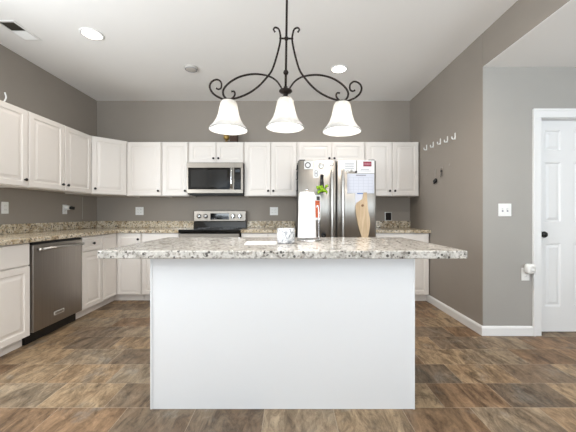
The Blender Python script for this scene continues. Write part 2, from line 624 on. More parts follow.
def leaf(name, root, x0, x1, z0, z1, y, knob_at=None, rings=RINGS):
    r = rings
    if rings is RINGS and min(x1 - x0, z1 - z0) < 0.2:
        r = DRAWER_RINGS
    d = MB().panel(x0, x1, z0, z1, y, 0.02, r).build(name, 'cab', root)
    if knob_at:
        knob(d, knob_at[0], y - 0.02, knob_at[1])
    return d


def upper(loc, rz, width, z0, z1, depth, doors, label, m=0.008):
    """doors: list of (x0, x1, knob side)"""
    root = empty('upper_cabinet', loc, (0, 0, rz))
    tag(root, label, 'cabinet', 'white wall cabinets')
    yf = -(depth - 0.02)
    b = MB()
    b.box(0.0015, 0.018, yf + 0.002, -0.001, z0, z1)
    b.box(width - 0.018, width - 0.0015, yf + 0.002, -0.001, z0, z1)
    b.box(0.018, width - 0.018, yf + 0.02, -0.001, z0 + 0.012, z0 + 0.028)
    b.box(0.018, width - 0.018, yf + 0.002, -0.001, z1 - 0.018, z1)
    b.box(0.018, width - 0.018, -0.012, -0.001, z0 + 0.028, z1 - 0.018)
    b.build('carcass', 'cab', root)
    f = MB()
    f.box(0.0015, 0.03, yf, yf + 0.002, z0, z1)
    f.box(width - 0.03, width - 0.0015, yf, yf + 0.002, z0, z1)
    f.box(0.03, width - 0.03, yf, yf + 0.018, z0, z0 + 0.035)
    f.box(0.03, width - 0.03, yf, yf + 0.018, z1 - 0.035, z1)
    for d0, d1, _ in doors[1:]:
        f.box(d0 - 0.02, d0 + 0.02, yf, yf + 0.018, z0 + 0.035, z1 - 0.035)
    f.build('face_frame', 'cab', root)
    for d0, d1, side in doors:
        kz = z0 + (0.070 if z1 - z0 > 0.4 else 0.062)
        kx = d1 - 0.032 if side == 'r' else d0 + 0.032
        leaf('door', root, d0 + 0.002, d1 - 0.002, z0 + m, z1 - m, yf - 0.0005, (kx, kz))
    return root


UB, UT = 1.375, 2.117
WL = (XL + 0.001, 0, 0)
# left wall
upper((XL + 0.001, 2.405, 0), PI / 2, 0.460, UB, UT, 0.33, [(0.01, 0.450, 'r')],
      'white wall cabinet nearest the viewer on left wall, single door, cut by photo edge')
upper((XL + 0.001, 2.867, 0), PI / 2, 0.921, UB, UT, 0.33, [(0.01, 0.455, 'r'), (0.466, 0.911, 'l')],
      'white two-door wall cabinet on left wall above dishwasher')
# back wall
upper((-2.224, YB - 0.001, 0), 0, 0.482, UB - 0.010, UT - 0.010, 0.33, [(0.016, 0.474, 'r')],
      'white single-door wall cabinet right of the angled corner cabinet')
upper((-1.740, YB - 0.001, 0), 0, 0.364, UB - 0.010, UT - 0.010, 0.33, [(0.008, 0.356, 'r')],
      'narrow white single-door wall cabinet directly left of the microwave')
upper((-1.374, YB - 0.001, 0), 0, 0.758, 1.816, UT - 0.010, 0.33, [(0.01, 0.377, 'r'), (0.381, 0.748, 'l')],
      'short white two-door wall cabinet above the microwave')
upper((-0.614, YB - 0.001, 0), 0, 0.722, UB - 0.010, UT - 0.010, 0.33, [(0.01, 0.362, 'r'), (0.368, 0.718, 'l')],
      'tall white two-door wall cabinet between microwave and refrigerator')
upper((0.110, YB - 0.001, 0), 0, 0.931, 1.816, UT - 0.010, 0.33, [(0.024, 0.471, 'r'), (0.476, 0.921, 'l')],
      'short white two-door wall cabinet above the refrigerator')
upper((1.043, YB - 0.001, 0), 0, 0.736, UB - 0.010, UT - 0.010, 0.33, [(0.01, 0.363, 'r'), (0.369, 0.726, 'l')],
      'white two-door wall cabinet right of refrigerator beside hook wall')
# angled corner wall cabinet
cr = empty('upper_cabinet', (XL + 0.001, YB - 0.001, 0))
tag(cr, 'white angled corner wall cabinet with one door', 'cabinet', 'white wall cabinets')
P = [(0, 0), (0, -0.610), (0.310, -0.610), (0.610, -0.310), (0.610, 0)]
MB().prism(P, UB, UT).build('carcass', 'cab', cr)
dd = empty('door_pivot')
cw = 0.3 * math.sqrt(2)
dl = MB().panel(0.012, cw - 0.012, UB + 0.008, UT - 0.008, -0.0005, 0.02, RINGS)
dl = dl.build('door', 'cab', cr, (0.310, -0.610, 0), (0, 0, PI / 4))
knob(dl, 0.045, -0.0205, UB + 0.07)
bpy.data.objects.remove(dd)

# base cabinets
CT = 0.92            # counter top height
BT = 0.879           # top of the base boxes


def base(loc, rz, width, depth, label, fronts, toe=0.09):
    root = empty('base_cabinet', loc, (0, 0, rz))
    tag(root, label, 'cabinet', 'white base cabinets')
    yf = -(depth - 0.02)
    MB().box(0.0015, width - 0.0015, yf, -0.002, toe, BT).build('carcass', 'cab', root)
    MB().box(0.0015, width - 0.0015, yf + 0.055, -0.002, 0.0005, toe).build('toe_kick', 'cab', root)
    for kind, a, b, c, d, k in fronts:
        leaf(kind, root, a, b, c, d, yf - 0.0005, k, FLAT_RINGS if kind == 'drawer' and d - c > 0.0 and k == 'flat' else RINGS) if k != 'flat' else \
            leaf(kind, root, a, b, c, d, yf - 0.0005, None, FLAT_RINGS)
    return root


DB = 0.646           # base depth to the door face on the left wall
base((XL + 0.001, 1.915, 0), PI / 2, 0.612, DB, 'white base cabinet left of dishwasher, drawer above door',
     [('drawer', 0.008, 0.604, 0.690, 0.872, 'flat'), ('door', 0.008, 0.604, 0.095, 0.680, None)])
base((XL + 0.001, 3.150, 0), PI / 2, 0.350, DB, 'narrow white base cabinet right of dishwasher, drawer above door',
     [('drawer', 0.008, 0.346, 0.720, 0.872, (0.177, 0.796)), ('door', 0.008, 0.346, 0.095, 0.708, (0.30, 0.64))])
# corner base cabinet with an L front
YBF = 3.79
co = empty('base_cabinet', (XL + 0.001, YB - 0.001, 0))
tag(co, 'white corner base cabinet with two doors meeting at inside corner', 'cabinet', 'white base cabinets')
fx = DB - 0.02
fy = -(YB - YBF - 0.02)
dX = -1.882 - XL
yS = 3.502 - YB
P = [(0.001, -0.001), (0.001, yS), (fx, yS), (fx, fy), (dX, fy), (dX, -0.001)]
MB().prism(P, 0.09, BT).build('carcass', 'cab', co)
P = [(0.001, -0.001), (0.001, yS), (fx - 0.055, yS), (fx - 0.055, fy + 0.055), (dX, fy + 0.055), (dX, -0.001)]
MB().prism(P, 0.0005, 0.09).build('toe_kick', 'cab', co)
wl = -yS + fy
a = MB().panel(0.006, wl - 0.024, 0.095, 0.872, -0.0005, 0.02, DRAWER_RINGS).build('door', 'cab', co, (fx, yS, 0), (0, 0, PI / 2))
wr = dX - fx
b = MB().panel(0.024, wr - 0.006, 0.095, 0.872, -0.0005, 0.02, DRAWER_RINGS).build('door', 'cab', co, (fx, fy, 0))
knob(b, wr - 0.032, -0.0205, 0.80)
DBB = YB - YBF
base((-1.878, YB - 0.001, 0), 0, 0.483, DBB, 'white base cabinet left of the range behind island',
     [('drawer', 0.008, 0.475, 0.720, 0.872, 'flat'), ('door', 0.008, 0.475, 0.095, 0.708, (0.44, 0.64))])
base((-0.614, YB - 0.001, 0), 0, 0.700, DBB, 'white base cabinet between range and refrigerator behind island',
     [('drawer', 0.008, 0.346, 0.720, 0.872, 'flat'), ('drawer', 0.352, 0.692, 0.720, 0.872, 'flat'),
      ('door', 0.008, 0.346, 0.095, 0.708, (0.31, 0.64)), ('door', 0.352, 0.692, 0.095, 0.708, (0.39, 0.64))])
base((1.045, YB - 0.001, 0), 0, 0.735, DBB + 0.02, 'white base cabinet right of refrigerator against the right wall',
     [('drawer', 0.008, 0.722, 0.720, 0.872, 'flat'), ('door', 0.008, 0.362, 0.095, 0.708, (0.33, 0.64)), ('door', 0.368, 0.722, 0.095, 0.708, (0.40, 0.64))])


# countertops with their backsplash lips
def counter(label, pts, splash):
    root = empty('countertop', (pts[0][0], pts[0][1], 0))
    tag(root, label, 'countertop', 'speckled stone countertops')
    ox, oy = pts[0]
    t = bmesh.new()
    b = MB().prism([(x - ox, y - oy) for x, y in pts], BT + 0.001, CT)
    sl = b.build('slab', 'granite', root)
    md = sl.modifiers.new('bevel', 'BEVEL')
    md.width = 0.006
    md.segments = 2
    t.free()
    for (a0, a1, b0, b1) in splash:
        MB().box(a0 - ox, a1 - ox, b0 - oy, b1 - oy, CT + 0.0005, CT + 0.098, 0.004).build('backsplash', 'granite', root)
    return root


XCF = -2.164
YCF = 3.762
e = 0.001
counter('L-shaped speckled stone countertop over dishwasher, turning the left corner to the range',
        [(XL + e, 1.90), (XCF, 1.90), (XCF, YCF), (-1.394, YCF), (-1.394, YB - e), (XL + e, YB - e)],
        [(XL + e, XL + 0.021, 1.90, YB - 0.022), (XL + e, -1.394, YB - 0.021, YB - e)])
counter('speckled stone countertop between range and refrigerator',
        [(-0.612, YCF), (0.090, YCF), (0.090, YB - e), (-0.612, YB - e)], [(-0.612, 0.090, YB - 0.021, YB - e)])
counter('short speckled stone countertop right of the refrigerator',
        [(1.043, YCF - 0.02), (XR - e, YCF - 0.02), (XR - e, YB - e), (1.043, YB - e)], [(1.043, XR - e, YB - 0.021, YB - e)])

# ------------------------------------------------------------------ island
isl = empty('island_cabinet', (-0.037, 1.707, 0))
tag(isl, 'white kitchen island base with plain front panel', 'island')
HW = 0.759
MB().box(-HW + 0.012, HW - 0.012, 0.013, 0.72, 0.0005, BT - 0.0045).build('carcass', 'island', isl)
MB().box(-HW + 0.010, HW - 0.010, 0.004, 0.0125, 0.0005, BT - 0.0045).build('front_panel', 'island', isl)
for sx in (-1, 1):
    MB().box(min(sx * HW, sx * (HW - 0.010)), max(sx * HW, sx * (HW - 0.010)), 0.0, 0.72, 0.0005, BT - 0.0045, 0.0015).build('side_panel', 'island', isl)
for k in range(3):
    a = -HW + 0.02 + k * 0.493
    d = MB().panel(-a - 0.485, -a, 0.10, 0.868, 0, 0.02, RINGS).build('door', 'cab', isl, (0, 0.7205, 0), (0, 0, PI))
    knob(d, -a - 0.05, -0.02, 0.78)
it = MB().box(-1.0085, 1.0085, 0, 0.94, 0, 0.044, 0.006, 3).build('island_countertop', 'pale_granite', None, (-0.0355, 1.62, BT - 0.001))
it.location.z = CT - 0.044
tag(it, 'large overhanging speckled stone top on the white island', 'countertop', 'speckled stone countertops')

# ------------------------------------------------------------------ dishwasher
dwr = empty('dishwasher', (XL + 0.001, 2.534, 0), (0, 0, PI / 2))
tag(dwr, 'stainless steel dishwasher under left countertop', 'dishwasher')
W = 0.612
MB().box(0.004, W - 0.004, -0.60, -0.03, 0.09, BT - 0.004).build('tub', 'plastic', dwr)
MB().box(0.004, W - 0.004, -0.585, -0.03, 0.0005, 0.09).build('toe_kick', 'plastic', dwr)
MB().box(0.006, W - 0.006, -0.655, -0.6005, 0.105, 0.855, 0.005).build('door', 'dsteel', dwr)
MB().box(0.006, W - 0.006, -0.650, -0.6005, 0.857, 0.873, 0.002).build('control_strip', 'plastic', dwr)
h = MB().tube([(0.020, -0.705, 0.815), (W - 0.075, -0.705, 0.815)], 0.0125, 12)
for x in (0.055, W - 0.105):
    h.tube([(x, -0.7045, 0.815), (x, -0.654, 0.815)], 0.010, 10)
for x in (0.020, W - 0.075):
    h.tube([(x - 0.014, -0.705, 0.815), (x + 0.014, -0.705, 0.815)], 0.016, 12)
h.build('handle', 'nickel', dwr)
bd = MB().box(0.232, 0.352, -0.658, -0.6551, 0.178, 0.212, 0.001).build('badge', mat('silver_plate', (214, 211, 206), 0.35), dwr)
MB().box(0.240, 0.344, -0.6592, -0.6581, 0.184, 0.206).build('badge_inset', 'dsteel', bd)

# ------------------------------------------------------------------ range
rg = empty('range', (-1.003, YB - 0.012, 0))
tag(rg, 'stainless steel electric range with black glass top', 'stove')
HWR = 0.379
MB().box(-HWR, HWR, -0.60, 0, 0.03, 0.880).build('body', 'plastic', rg)
ck = MB().box(-HWR - 0.002, HWR + 0.002, -0.668, -0.05, 0.8805, 0.925, 0.006).build('cooktop', 'gloss', rg)
for x, y, r in ((-0.19, -0.5, 0.105), (0.19, -0.5, 0.09), (-0.19, -0.22, 0.08), (0.19, -0.22, 0.10)):
    MB().lathe([(r - 0.003, 0.9251), (r, 0.9251), (r, 0.9257), (r - 0.003, 0.9257)], 32, Matrix.Translation((x, y, 0)), True).build('burner_ring', 'ink', ck)
bg = MB()
bg.add([(-HWR, -0.075, 0.926), (HWR, -0.075, 0.926), (HWR, 0, 0.926), (-HWR, 0, 0.926),
        (-HWR, -0.060, 1.010), (HWR, -0.060, 1.010), (HWR, 0, 1.010), (-HWR, 0, 1.010)],
       [[0, 1, 5, 4], [1, 2, 6, 5], [2, 3, 7, 6], [3, 0, 4, 7], [4, 5, 6, 7], [3, 2, 1, 0]])
bg.build('backguard', 'gloss', rg)
bs = MB().box(-HWR, HWR, -0.075, 0, 1.0105, 1.170, 0.010, 3).build('control_panel', 'hsteel', rg)
ds = MB().box(-0.135, 0.135, -0.0785, -0.0745, 1.040, 1.130, 0.003).build('display', 'gloss', bs)
MB().box(-0.03, 0.03, -0.0795, -0.0786, 1.078, 1.100).build('clock', mat('dim_display', (50, 58, 60), 0.3), ds)
for i in range(6):
    a = -0.115 + (i % 3) * 0.028 + (0.17 if i > 2 else 0)
    MB().box(a, a + 0.016, -0.0795, -0.0786, 1.055, 1.062).build('button', 'ink', ds)
for x in (-0.300, -0.205, 0.195, 0.290):
    MB().lathe([(0, 0), (0.034, 0), (0.034, 0.003), (0.028, 0.006), (0.026, 0.026), (0.022, 0.030), (0, 0.030)], 24,
               facing(x, -0.0752, 1.088)).box(x - 0.004, x + 0.004, -0.112, -0.104, 1.062, 1.114).build('knob', 'chrome', bs)
od = MB().box(-HWR, HWR, -0.655, -0.6005, 0.215, 0.872, 0.006).build('oven_door', 'hsteel', rg)
MB().box(-0.26, 0.26, -0.657, -0.6545, 0.36, 0.68, 0.004).build('window', 'gloss', od)
hd = MB().tube([(-0.34, -0.705, 0.80), (0.34, -0.705, 0.80)], 0.012, 12)
for x in (-0.30, 0.30):
    hd.tube([(x, -0.705, 0.80), (x, -0.654, 0.80)], 0.010, 10)
hd.build('handle', 'nickel', od)
MB().box(-HWR, HWR, -0.652, -0.6005, 0.04, 0.208, 0.006).build('drawer', 'hsteel', rg)

# ------------------------------------------------------------------ microwave
mw = empty('microwave', (-0.995, YB - 0.002, 1.389))
tag(mw, 'stainless steel over-range microwave under short cabinet', 'microwave')
HM = 0.377
MB().box(-HM, HM, -0.375, 0, 0.0, 0.424).build('body', 'plastic', mw)
g = MB().box(-HM + 0.02, HM - 0.02, -0.34, -0.05, -0.010, -0.0005)
g.build('vent_grille', 'plastic', mw)
md = MB()
md.box(-HM, 0.270, -0.40, -0.3755, 0.352, 0.424, 0.003)
md.box(-HM, 0.270, -0.40, -0.3755, 0.010, 0.062, 0.003)
md.box(-HM, -HM + 0.018, -0.40, -0.3755, 0.062, 0.352)
md.box(0.205, 0.270, -0.40, -0.3755, 0.062, 0.352)
md = md.build('door', 'hsteel', mw)
MB().box(-HM + 0.018, 0.205, -0.396, -0.3755, 0.062, 0.352).build('window_border', 'gloss', md)
MB().box(-HM + 0.055, 0.165, -0.3975, -0.3961, 0.092, 0.322, 0.0005).build('window', 'mwglass', md)
hd = MB().tube([(0.228, -0.438, 0.070), (0.228, -0.446, 0.14), (0.228, -0.448, 0.21), (0.228, -0.446, 0.28), (0.228, -0.438, 0.346)], 0.013, 12)
for z in (0.078, 0.338):
    hd.tube([(0.228, -0.438, z), (0.228, -0.399, z)], 0.010, 10)
hd.build('handle', 'chrome', md)
cp = MB()
cp.box(0.271, HM, -0.40, -0.3755, 0.352, 0.424, 0.003)
cp.box(0.271, HM, -0.40, -0.3755, 0.010, 0.062, 0.003)
cp.box(0.350, HM, -0.40, -0.3755, 0.062, 0.352)
cp = cp.build('control_panel', 'hsteel', mw)
kp = MB().box(0.258, 0.350, -0.402, -0.3755, 0.062, 0.352, 0.002).build('keypad', 'gloss', cp)
MB().box(0.275, 0.335, -0.4032, -0.4021, 0.290, 0.325).build('display', mat('blue_grey_display', (44, 52, 60), 0.3), cp)
kb = MB()
for r in range(6):
    for c in range(3):
        kb.box(0.274 + c * 0.022, 0.290 + c * 0.022, -0.4026, -0.4021, 0.085 + r * 0.032, 0.105 + r * 0.032)
kb.build('buttons', 'mwglass', cp)

# ------------------------------------------------------------------ refrigerator
FX0, FX1, FY = 0.106, 1.022, 3.485
FM = (FX0 + FX1) / 2 - 0.006
fr = empty('refrigerator', ((FX0 + FX1) / 2, YB - 0.04, 0))
tag(fr, 'stainless steel French door refrigerator covered in papers and magnets', 'refrigerator')
ox, oy = fr.location.x, fr.location.y
MB().box(FX0 - ox + 0.006, FX1 - ox - 0.004, FY + 0.075 - oy, 0, 0.02, 1.739).build('body', 'fridge_side', fr)


def bow(x, a, b):
    """front face of a slightly bowed door"""
    u = (x - a) / (b - a)
    edge = min(u, 1 - u) * (b - a)
    r = 0.012
    e_ = 0 if edge > r else r - math.sqrt(max(0, r * r - (r - edge) ** 2))
    return FY - 0.012 * (1 - (2 * u - 1) ** 2) + 0.012 + e_


def bowed_door(name, a, b, z0, z1, m='steel'):
    xs_ = [a + d for d in (0, 0.001, 0.003, 0.006, 0.012)] + [a + 0.012 + (b - a - 0.024) * k / 16 for k in range(1, 16)] + [b - d for d in (0.012, 0.006, 0.003, 0.001, 0)]
    pts = [(x - ox, bow(x, a, b) - oy) for x in xs_] + [(b - ox, FY + 0.073 - oy), (a - ox, FY + 0.073 - oy)]
    o = MB().prism(pts, z0, z1).build(name, m, fr)
    for p in o.data.polygons:
        if abs(p.normal.z) < 0.5 and p.normal.y < -0.2:
            p.use_smooth = True
    return o


DL = (FX0, FM - 0.006)
DRt = (FM + 0.006, FX1)
d1 = bowed_door('door', DL[0], DL[1], 0.66, 1.746)
d2 = bowed_door('door', DRt[0], DRt[1], 0.66, 1.746)
d3 = bowed_door('freezer_drawer', FX0, FX1, 0.06, 0.648)


def bar_handle(parent, x, yf, z0, z1):
    pts = []
    for k in range(13):
        t = k / 12
        pts.append((x - ox, yf - 0.032 - 0.024 * math.sin(PI * t) ** 0.6 - oy, z0 + (z1 - z0) * t))
    b_ = MB().tube(pts, 0.016, 14)
    for z in (z0 + 0.012, z1 - 0.012):
        b_.tube([(x - ox, yf - 0.034 - oy, z), (x - ox, yf + 0.004 - oy, z)], 0.012, 10)
    b_.build('handle', 'nickel', parent)


bar_handle(d1, FM - 0.058, bow(FM - 0.058, *DL), 0.74, 1.64)
bar_handle(d2, FM + 0.068, bow(FM + 0.068, *DRt), 0.74, 1.64)
hb = MB().tube([(FX0 + 0.08 - ox, FY - 0.05 - oy, 0.60), (FX1 - 0.08 - ox, FY - 0.05 - oy, 0.60)], 0.014, 12)
for x in (FX0 + 0.12, FX1 - 0.12):
    hb.tube([(x - ox, FY - 0.05 - oy, 0.60), (x - ox, FY + 0.004 - oy, 0.60)], 0.011, 10)
hb.build('handle', 'nickel', d3)
for x in (FX0 + 0.05, FX1 - 0.05):
    MB().box(x - 0.035 - ox, x + 0.035 - ox, FY + 0.02 - oy, FY + 0.12 - oy, 1.7465, 1.760, 0.004).build('hinge_cover', 'fridge_side', fr)
# small round door badge
xb = FM - 0.05
MB().lathe([(0, 0), (0.016, 0), (0.016, 0.003), (0, 0.004)], 18, facing(xb - ox, bow(xb, *DL) - oy - 0.0005, 1.695)).build('badge', 'chrome', d1)

S = 298 / FY


def fx_(px):
    return (px - 289) * FY / 298


def fz_(py):
    return 1.12 + (214 - py) * FY / 298


def sheet(name, door, x0, x1, z0, z1, m, parent=None, lift=0.0015, t=0.001):
    """paper lying on a bowed door; returned with origin at its centre"""
    cx, cz = (x0 + x1) / 2, (z0 + z1) / 2
    cy = bow(cx, *door)
    n = 8
    b_ = MB()
    vs_, fs = [], []
    for k in range(n + 1):
        x = x0 + (x1 - x0) * k / n
        y = bow(x, *door) - lift
        vs_ += [(x - cx, y - cy, z0 - cz), (x - cx, y - cy, z1 - cz), (x - cx, y - t - cy, z0 - cz), (x - cx, y - t - cy, z1 - cz)]
    for k in range(n):
        a, c = 4 * k, 4 * k + 4
        fs += [[a, c, c + 1, a + 1], [a + 2, a + 3, c + 3, c + 2], [a, a + 2, c + 2, c], [a + 1, c + 1, c + 3, a + 3]]
    fs += [[0, 1, 3, 2], [4 * n, 4 * n + 2, 4 * n + 3, 4 * n + 1]]
    b_.add(vs_, fs)
    o = b_.build(name, m, parent)
    if parent:
        o.location = Vector((cx, cy, cz)) - parent.location
    else:
        o.location = (cx, cy, cz)
    return o


def on_sheet(par, door, items, lift):
    for nm, a, b_, c, d, m in items:
        sheet(nm, door, fx_(a), fx_(b_), fz_(d), fz_(c), m, par, lift, 0.0006)


# right door papers
p1 = tag(sheet('paper', DRt, fx_(343.2), fx_(356), fz_(171.5), fz_(160.2), 'paper'),
         'white printed sheet at top left of right refrigerator door', 'paper', 'papers on the refrigerator')
on_sheet(p1, DRt, [('printed_line', 345, 354, 163.0 + 1.7 * k, 163.5 + 1.7 * k, 'ink') for k in range(4)], 0.0027)
p2 = tag(sheet('paper', DRt, fx_(357), fx_(374.6), fz_(173.2), fz_(160.2), 'paper', None, 0.0030),
         'white sheet with maroon heading block at top right of refrigerator', 'paper', 'papers on the refrigerator')
on_sheet(p2, DRt, [('heading_block', 363.2, 371.5, 161.6, 166.4, 'maroon'), ('heading_block', 363.8, 371, 163.4, 164.6, 'pink'),
                   ('printed_line', 361, 369, 169.2, 169.7, 'ink'), ('printed_line', 360, 371, 170.8, 171.2, 'ink')], 0.0042)
p3 = tag(sheet('calendar', DRt, fx_(347.2), fx_(374.4), fz_(193.4), fz_(173.6), 'bluepaper', None, 0.0015),
         'wide pale calendar grid sheet in middle of right refrigerator door', 'paper', 'papers on the refrigerator')
grid = [('grid_line', 348.5, 373.2, 177.2 + 3.0 * k, 177.5 + 3.0 * k, 'faintink') for k in range(6)]
on_sheet(p3, DRt, grid + [('heading_line', 356, 366, 174.8, 175.8, 'ink')], 0.0027)
for k in range(6):
    x = 348.5 + k * 4.9
    sheet('grid_line', DRt, fx_(x), fx_(x + 0.3), fz_(192.2), fz_(177.2), 'faintink', p3, 0.0027, 0.0006)
p4 = tag(sheet('note', DRt, fx_(355.2), fx_(364.2), fz_(206), fz_(192.6), 'bluepaper', None, 0.0032),
         'small pale note with blue line hanging below the calendar', 'paper', 'papers on the refrigerator')
on_sheet(p4, DRt, [('heading_line', 357, 363, 193.0, 194.0, 'bluenk')], 0.0045)


def magnet(px, py, r, door, m, label, cat='magnet', lift=0.003):
    x, z = fx_(px), fz_(py)
    o = MB().lathe([(0, 0), (r, 0), (r, 0.006), (r * 0.8, 0.009), (0, 0.009)], 20, RX).build('magnet', m, None, (x, bow(x, *door) - lift, z))
    return tag(o, label, cat, 'magnets on the refrigerator')


magnet(347.6, 171.8, 0.016, DRt, 'nickel', 'leftmost silver magnet between top sheet and calendar', lift=0.0055)
magnet(351.2, 170.8, 0.014, DRt, 'nickel', 'second silver magnet between top sheet and calendar', lift=0.0055)
magnet(355.9, 172.0, 0.013, DRt, 'darkink', 'dark magnet where the three refrigerator sheets meet', lift=0.0055)
magnet(321.2, 165.8, 0.036, DL, 'nickel', 'large round silver magnet near top of left refrigerator door')
magnet(329.6, 165.6, 0.012, DL, 'chrome', 'tiny bright magnet beside refrigerator badge')

# left door things
q = tag(sheet('magnet_board', DL, fx_(304.2), fx_(313), fz_(169.2), fz_(161.2), 'paper', None, 0.0015, 0.006),
        'white square magnet with dark ring dial on upper left refrigerator door', 'magnet', 'magnets on the refrigerator')
xq = fx_(307.8)
MB().lathe([(0.024, 0), (0.034, 0), (0.034, 0.003), (0.024, 0.003)], 20, RX, True).build('dial_ring', 'darkink', q, Vector((xq, bow(xq, *DL) - 0.0078, fz_(165.2))) - q.location)
q = tag(sheet('note', DL, fx_(313.4), fx_(318.6), fz_(178.0), fz_(169.2), 'paper', None, 0.0015, 0.003),
        'small white framed note under the round silver magnet', 'paper', 'papers on the refrigerator')
on_sheet(q, DL, [('printed_line', 314.6, 317.5, 170.6, 171.0, 'darkink'), ('printed_line', 314.6, 317.5, 176.0, 176.4, 'darkink'),
                 ('printed_line', 314.6, 315.0, 170.6, 176.4, 'darkink'), ('printed_line', 317.1, 317.5, 170.6, 176.4, 'darkink'),
                 ('printed_line', 315.4, 316.7, 172.6, 174.2, 'ink')], 0.0048)
q = tag(sheet('photograph', DL, fx_(314.6), fx_(320.4), fz_(220), fz_(195), 'paper', None, 0.0015, 0.002),
        'tall orange and brown photo print beside the paper towel roll', 'photograph')
on_sheet(q, DL, [('picture', 315.2, 319.8, 200.6, 217.6, 'orange'), ('picture', 316.6, 319.8, 196.4, 200.2, 'darkink')], 0.0037)
# bottle-shaped decoration with green leaves
xb, zb = fx_(321.5), fz_(190)
bo = empty('bottle_magnet', (xb, bow(xb, *DL) - 0.002, zb))
tag(bo, 'dark bottle shaped magnet with lime green leaves on left refrigerator door', 'magnet', 'magnets on the refrigerator')
MB().lathe([(0, -0.03), (0.024, -0.03), (0.026, 0.02), (0.024, 0.06), (0.019, 0.085), (0.018, 0.155), (0.020, 0.157), (0.020, 0.175), (0, 0.176)], 18,
           Matrix.Translation((0.002, -0.027, 0))).build('bottle', 'bottle', bo)
lf = MB()
for k in range(26):
    a = random.uniform(-PI * 0.95, PI * 0.12) if k > 5 else random.uniform(-PI, 0)
    r0 = random.uniform(0.005, 0.05)
    cx, cz = r0 * math.cos(a) * 1.15 + 0.004, -0.012 + r0 * math.sin(a) * 0.55 + random.uniform(0, 0.03)
    L, Wd = random.uniform(0.035, 0.058), random.uniform(0.012, 0.018)
    ang = random.uniform(0.1, PI - 0.1) if random.random() < 0.6 else random.uniform(-2.8, 0)
    ux, uz = math.cos(ang), math.sin(ang)
    y0 = -0.030 - random.uniform(0.0, 0.03)
    pts = []
    for t, wd in ((0, 0.002), (0.3, Wd * 0.8), (0.6, Wd), (0.85, Wd * 0.5), (1, 0.001)):
        px, pz = cx + ux * L * t, cz + uz * L * t
        yy = y0 - 0.012 * math.sin(PI * t)
        pts += [(px - uz * wd, yy + 0.003, pz + ux * wd), (px + uz * wd, yy + 0.003, pz - ux * wd), (px, yy - 0.003, pz)]
    fs = []
    for i in range(4):
        a_ = 3 * i
        fs += [[a_, a_ + 3, a_ + 5, a_ + 2], [a_ + 2, a_ + 5, a_ + 4, a_ + 1], [a_ + 1, a_ + 4, a_ + 3, a_]]
    lf.add(pts, fs, None, True)
lf.build('leaves', 'leaf', bo)
# roller clip magnet low on the left door
xk, zk = fx_(323.6), fz_(235)
rk = empty('clip_magnet', (xk, bow(xk, *DL) - 0.002, zk))
tag(rk, 'black round clip magnet low on left refrigerator door', 'magnet', 'magnets on the refrigerator')
MB().lathe([(0.010, 0), (0.028, 0), (0.030, 0.01), (0.028, 0.02), (0.010, 0.02)], 20, RX, True).build('ring', 'black', rk)
MB().tube([(-0.005, -0.010, -0.026), (-0.030, -0.012, -0.034), (-0.036, -0.014, -0.010)], 0.005, 8).build('lever', 'black', rk)
# dark trinkets on the fridge's left side
for z, hh, lb in ((1.675, 0.05, 'topmost'), (1.575, 0.09, 'middle'), (1.455, 0.12, 'lowest')):
    o = MB().box(-0.016, 0, -0.014, 0.014, -hh / 2, hh / 2, 0.005).lathe([(0, 0), (0.012, 0.003), (0.012, 0.010), (0, 0.012)], 10, Matrix.Translation((-0.012, 0, -hh / 2 - 0.008)))
    o = o.build('side_magnet', 'black', None, (FX0 + 0.0005, FY + 0.045, z))
    tag(o, lb + ' black magnet down the left side of refrigerator', 'magnet', 'magnets on the refrigerator')
# wavy-edged wood-toned shape on the right door
bx = fx_(361.5)
out_l = [(205, 354.6), (214, 355.0), (204, 354.4)]
prof = [(192.6, 363.2, 366.4), (199, 362.2, 366.6), (203, 356.2, 367.0), (206, 355.2, 367.2), (212, 355.4, 368.0), (219, 356.6, 369.4), (224, 357.6, 369.6), (230, 359.2, 368.8), (236, 361.0, 367.8), (246, 362.2, 367.4), (258, 360.5, 368.6)]
bv, bf = [], []
for py, a, b_ in prof:
    z = fz_(py) - fz_(220)
    for yy in (-0.006, -0.026):
        bv += [(fx_(a) - bx, yy, z), (fx_(b_) - bx, yy, z)]
for i in range(len(prof) - 1):
    a = 4 * i
    bf += [[a, a + 1, a + 5, a + 4], [a + 2, a + 6, a + 7, a + 3], [a, a + 4, a + 6, a + 2], [a + 1, a + 3, a + 7, a + 5]]
n = 4 * (len(prof) - 1)
bf += [[0, 2, 3, 1], [n, n + 1, n + 3, n + 2]]
wb = MB().add(bv, bf).build('wood_toned_shape', 'board', None, (bx, bow(bx, *DRt), fz_(220)))
tag(wb, 'pale wavy-edged wood-toned shape on right refrigerator door', 'board')
MB().lathe([(0, 0), (0.016, 0), (0.013, 0.002), (0, 0.002)], 14, facing(fx_(362) - bx, -0.026, fz_(205.5) - fz_(220))).build('knot', 'bark', wb)

# ------------------------------------------------------------------ things on the island
ZT = CT + 0.0006
mug = empty('mug', (-0.021, 2.045, ZT))
tag(mug, 'white mug with grey marble veins on the island', 'mug')
MB().lathe([(0, 0), (0.052, 0), (0.058, 0.004), (0.060, 0.012), (0.060, 0.100), (0.0585, 0.102), (0.0565, 0.100), (0.0565, 0.010), (0, 0.008)], 36).build('cup', 'marble', mug)
MB().tube(smooth_path([(0.058, 0, 0.080), (0.080, 0, 0.078), (0.088, 0, 0.052), (0.080, 0, 0.028), (0.058, 0, 0.024)]), 0.006, 10).build('handle', 'marble', mug, None, (0, 0, math.radians(62)))

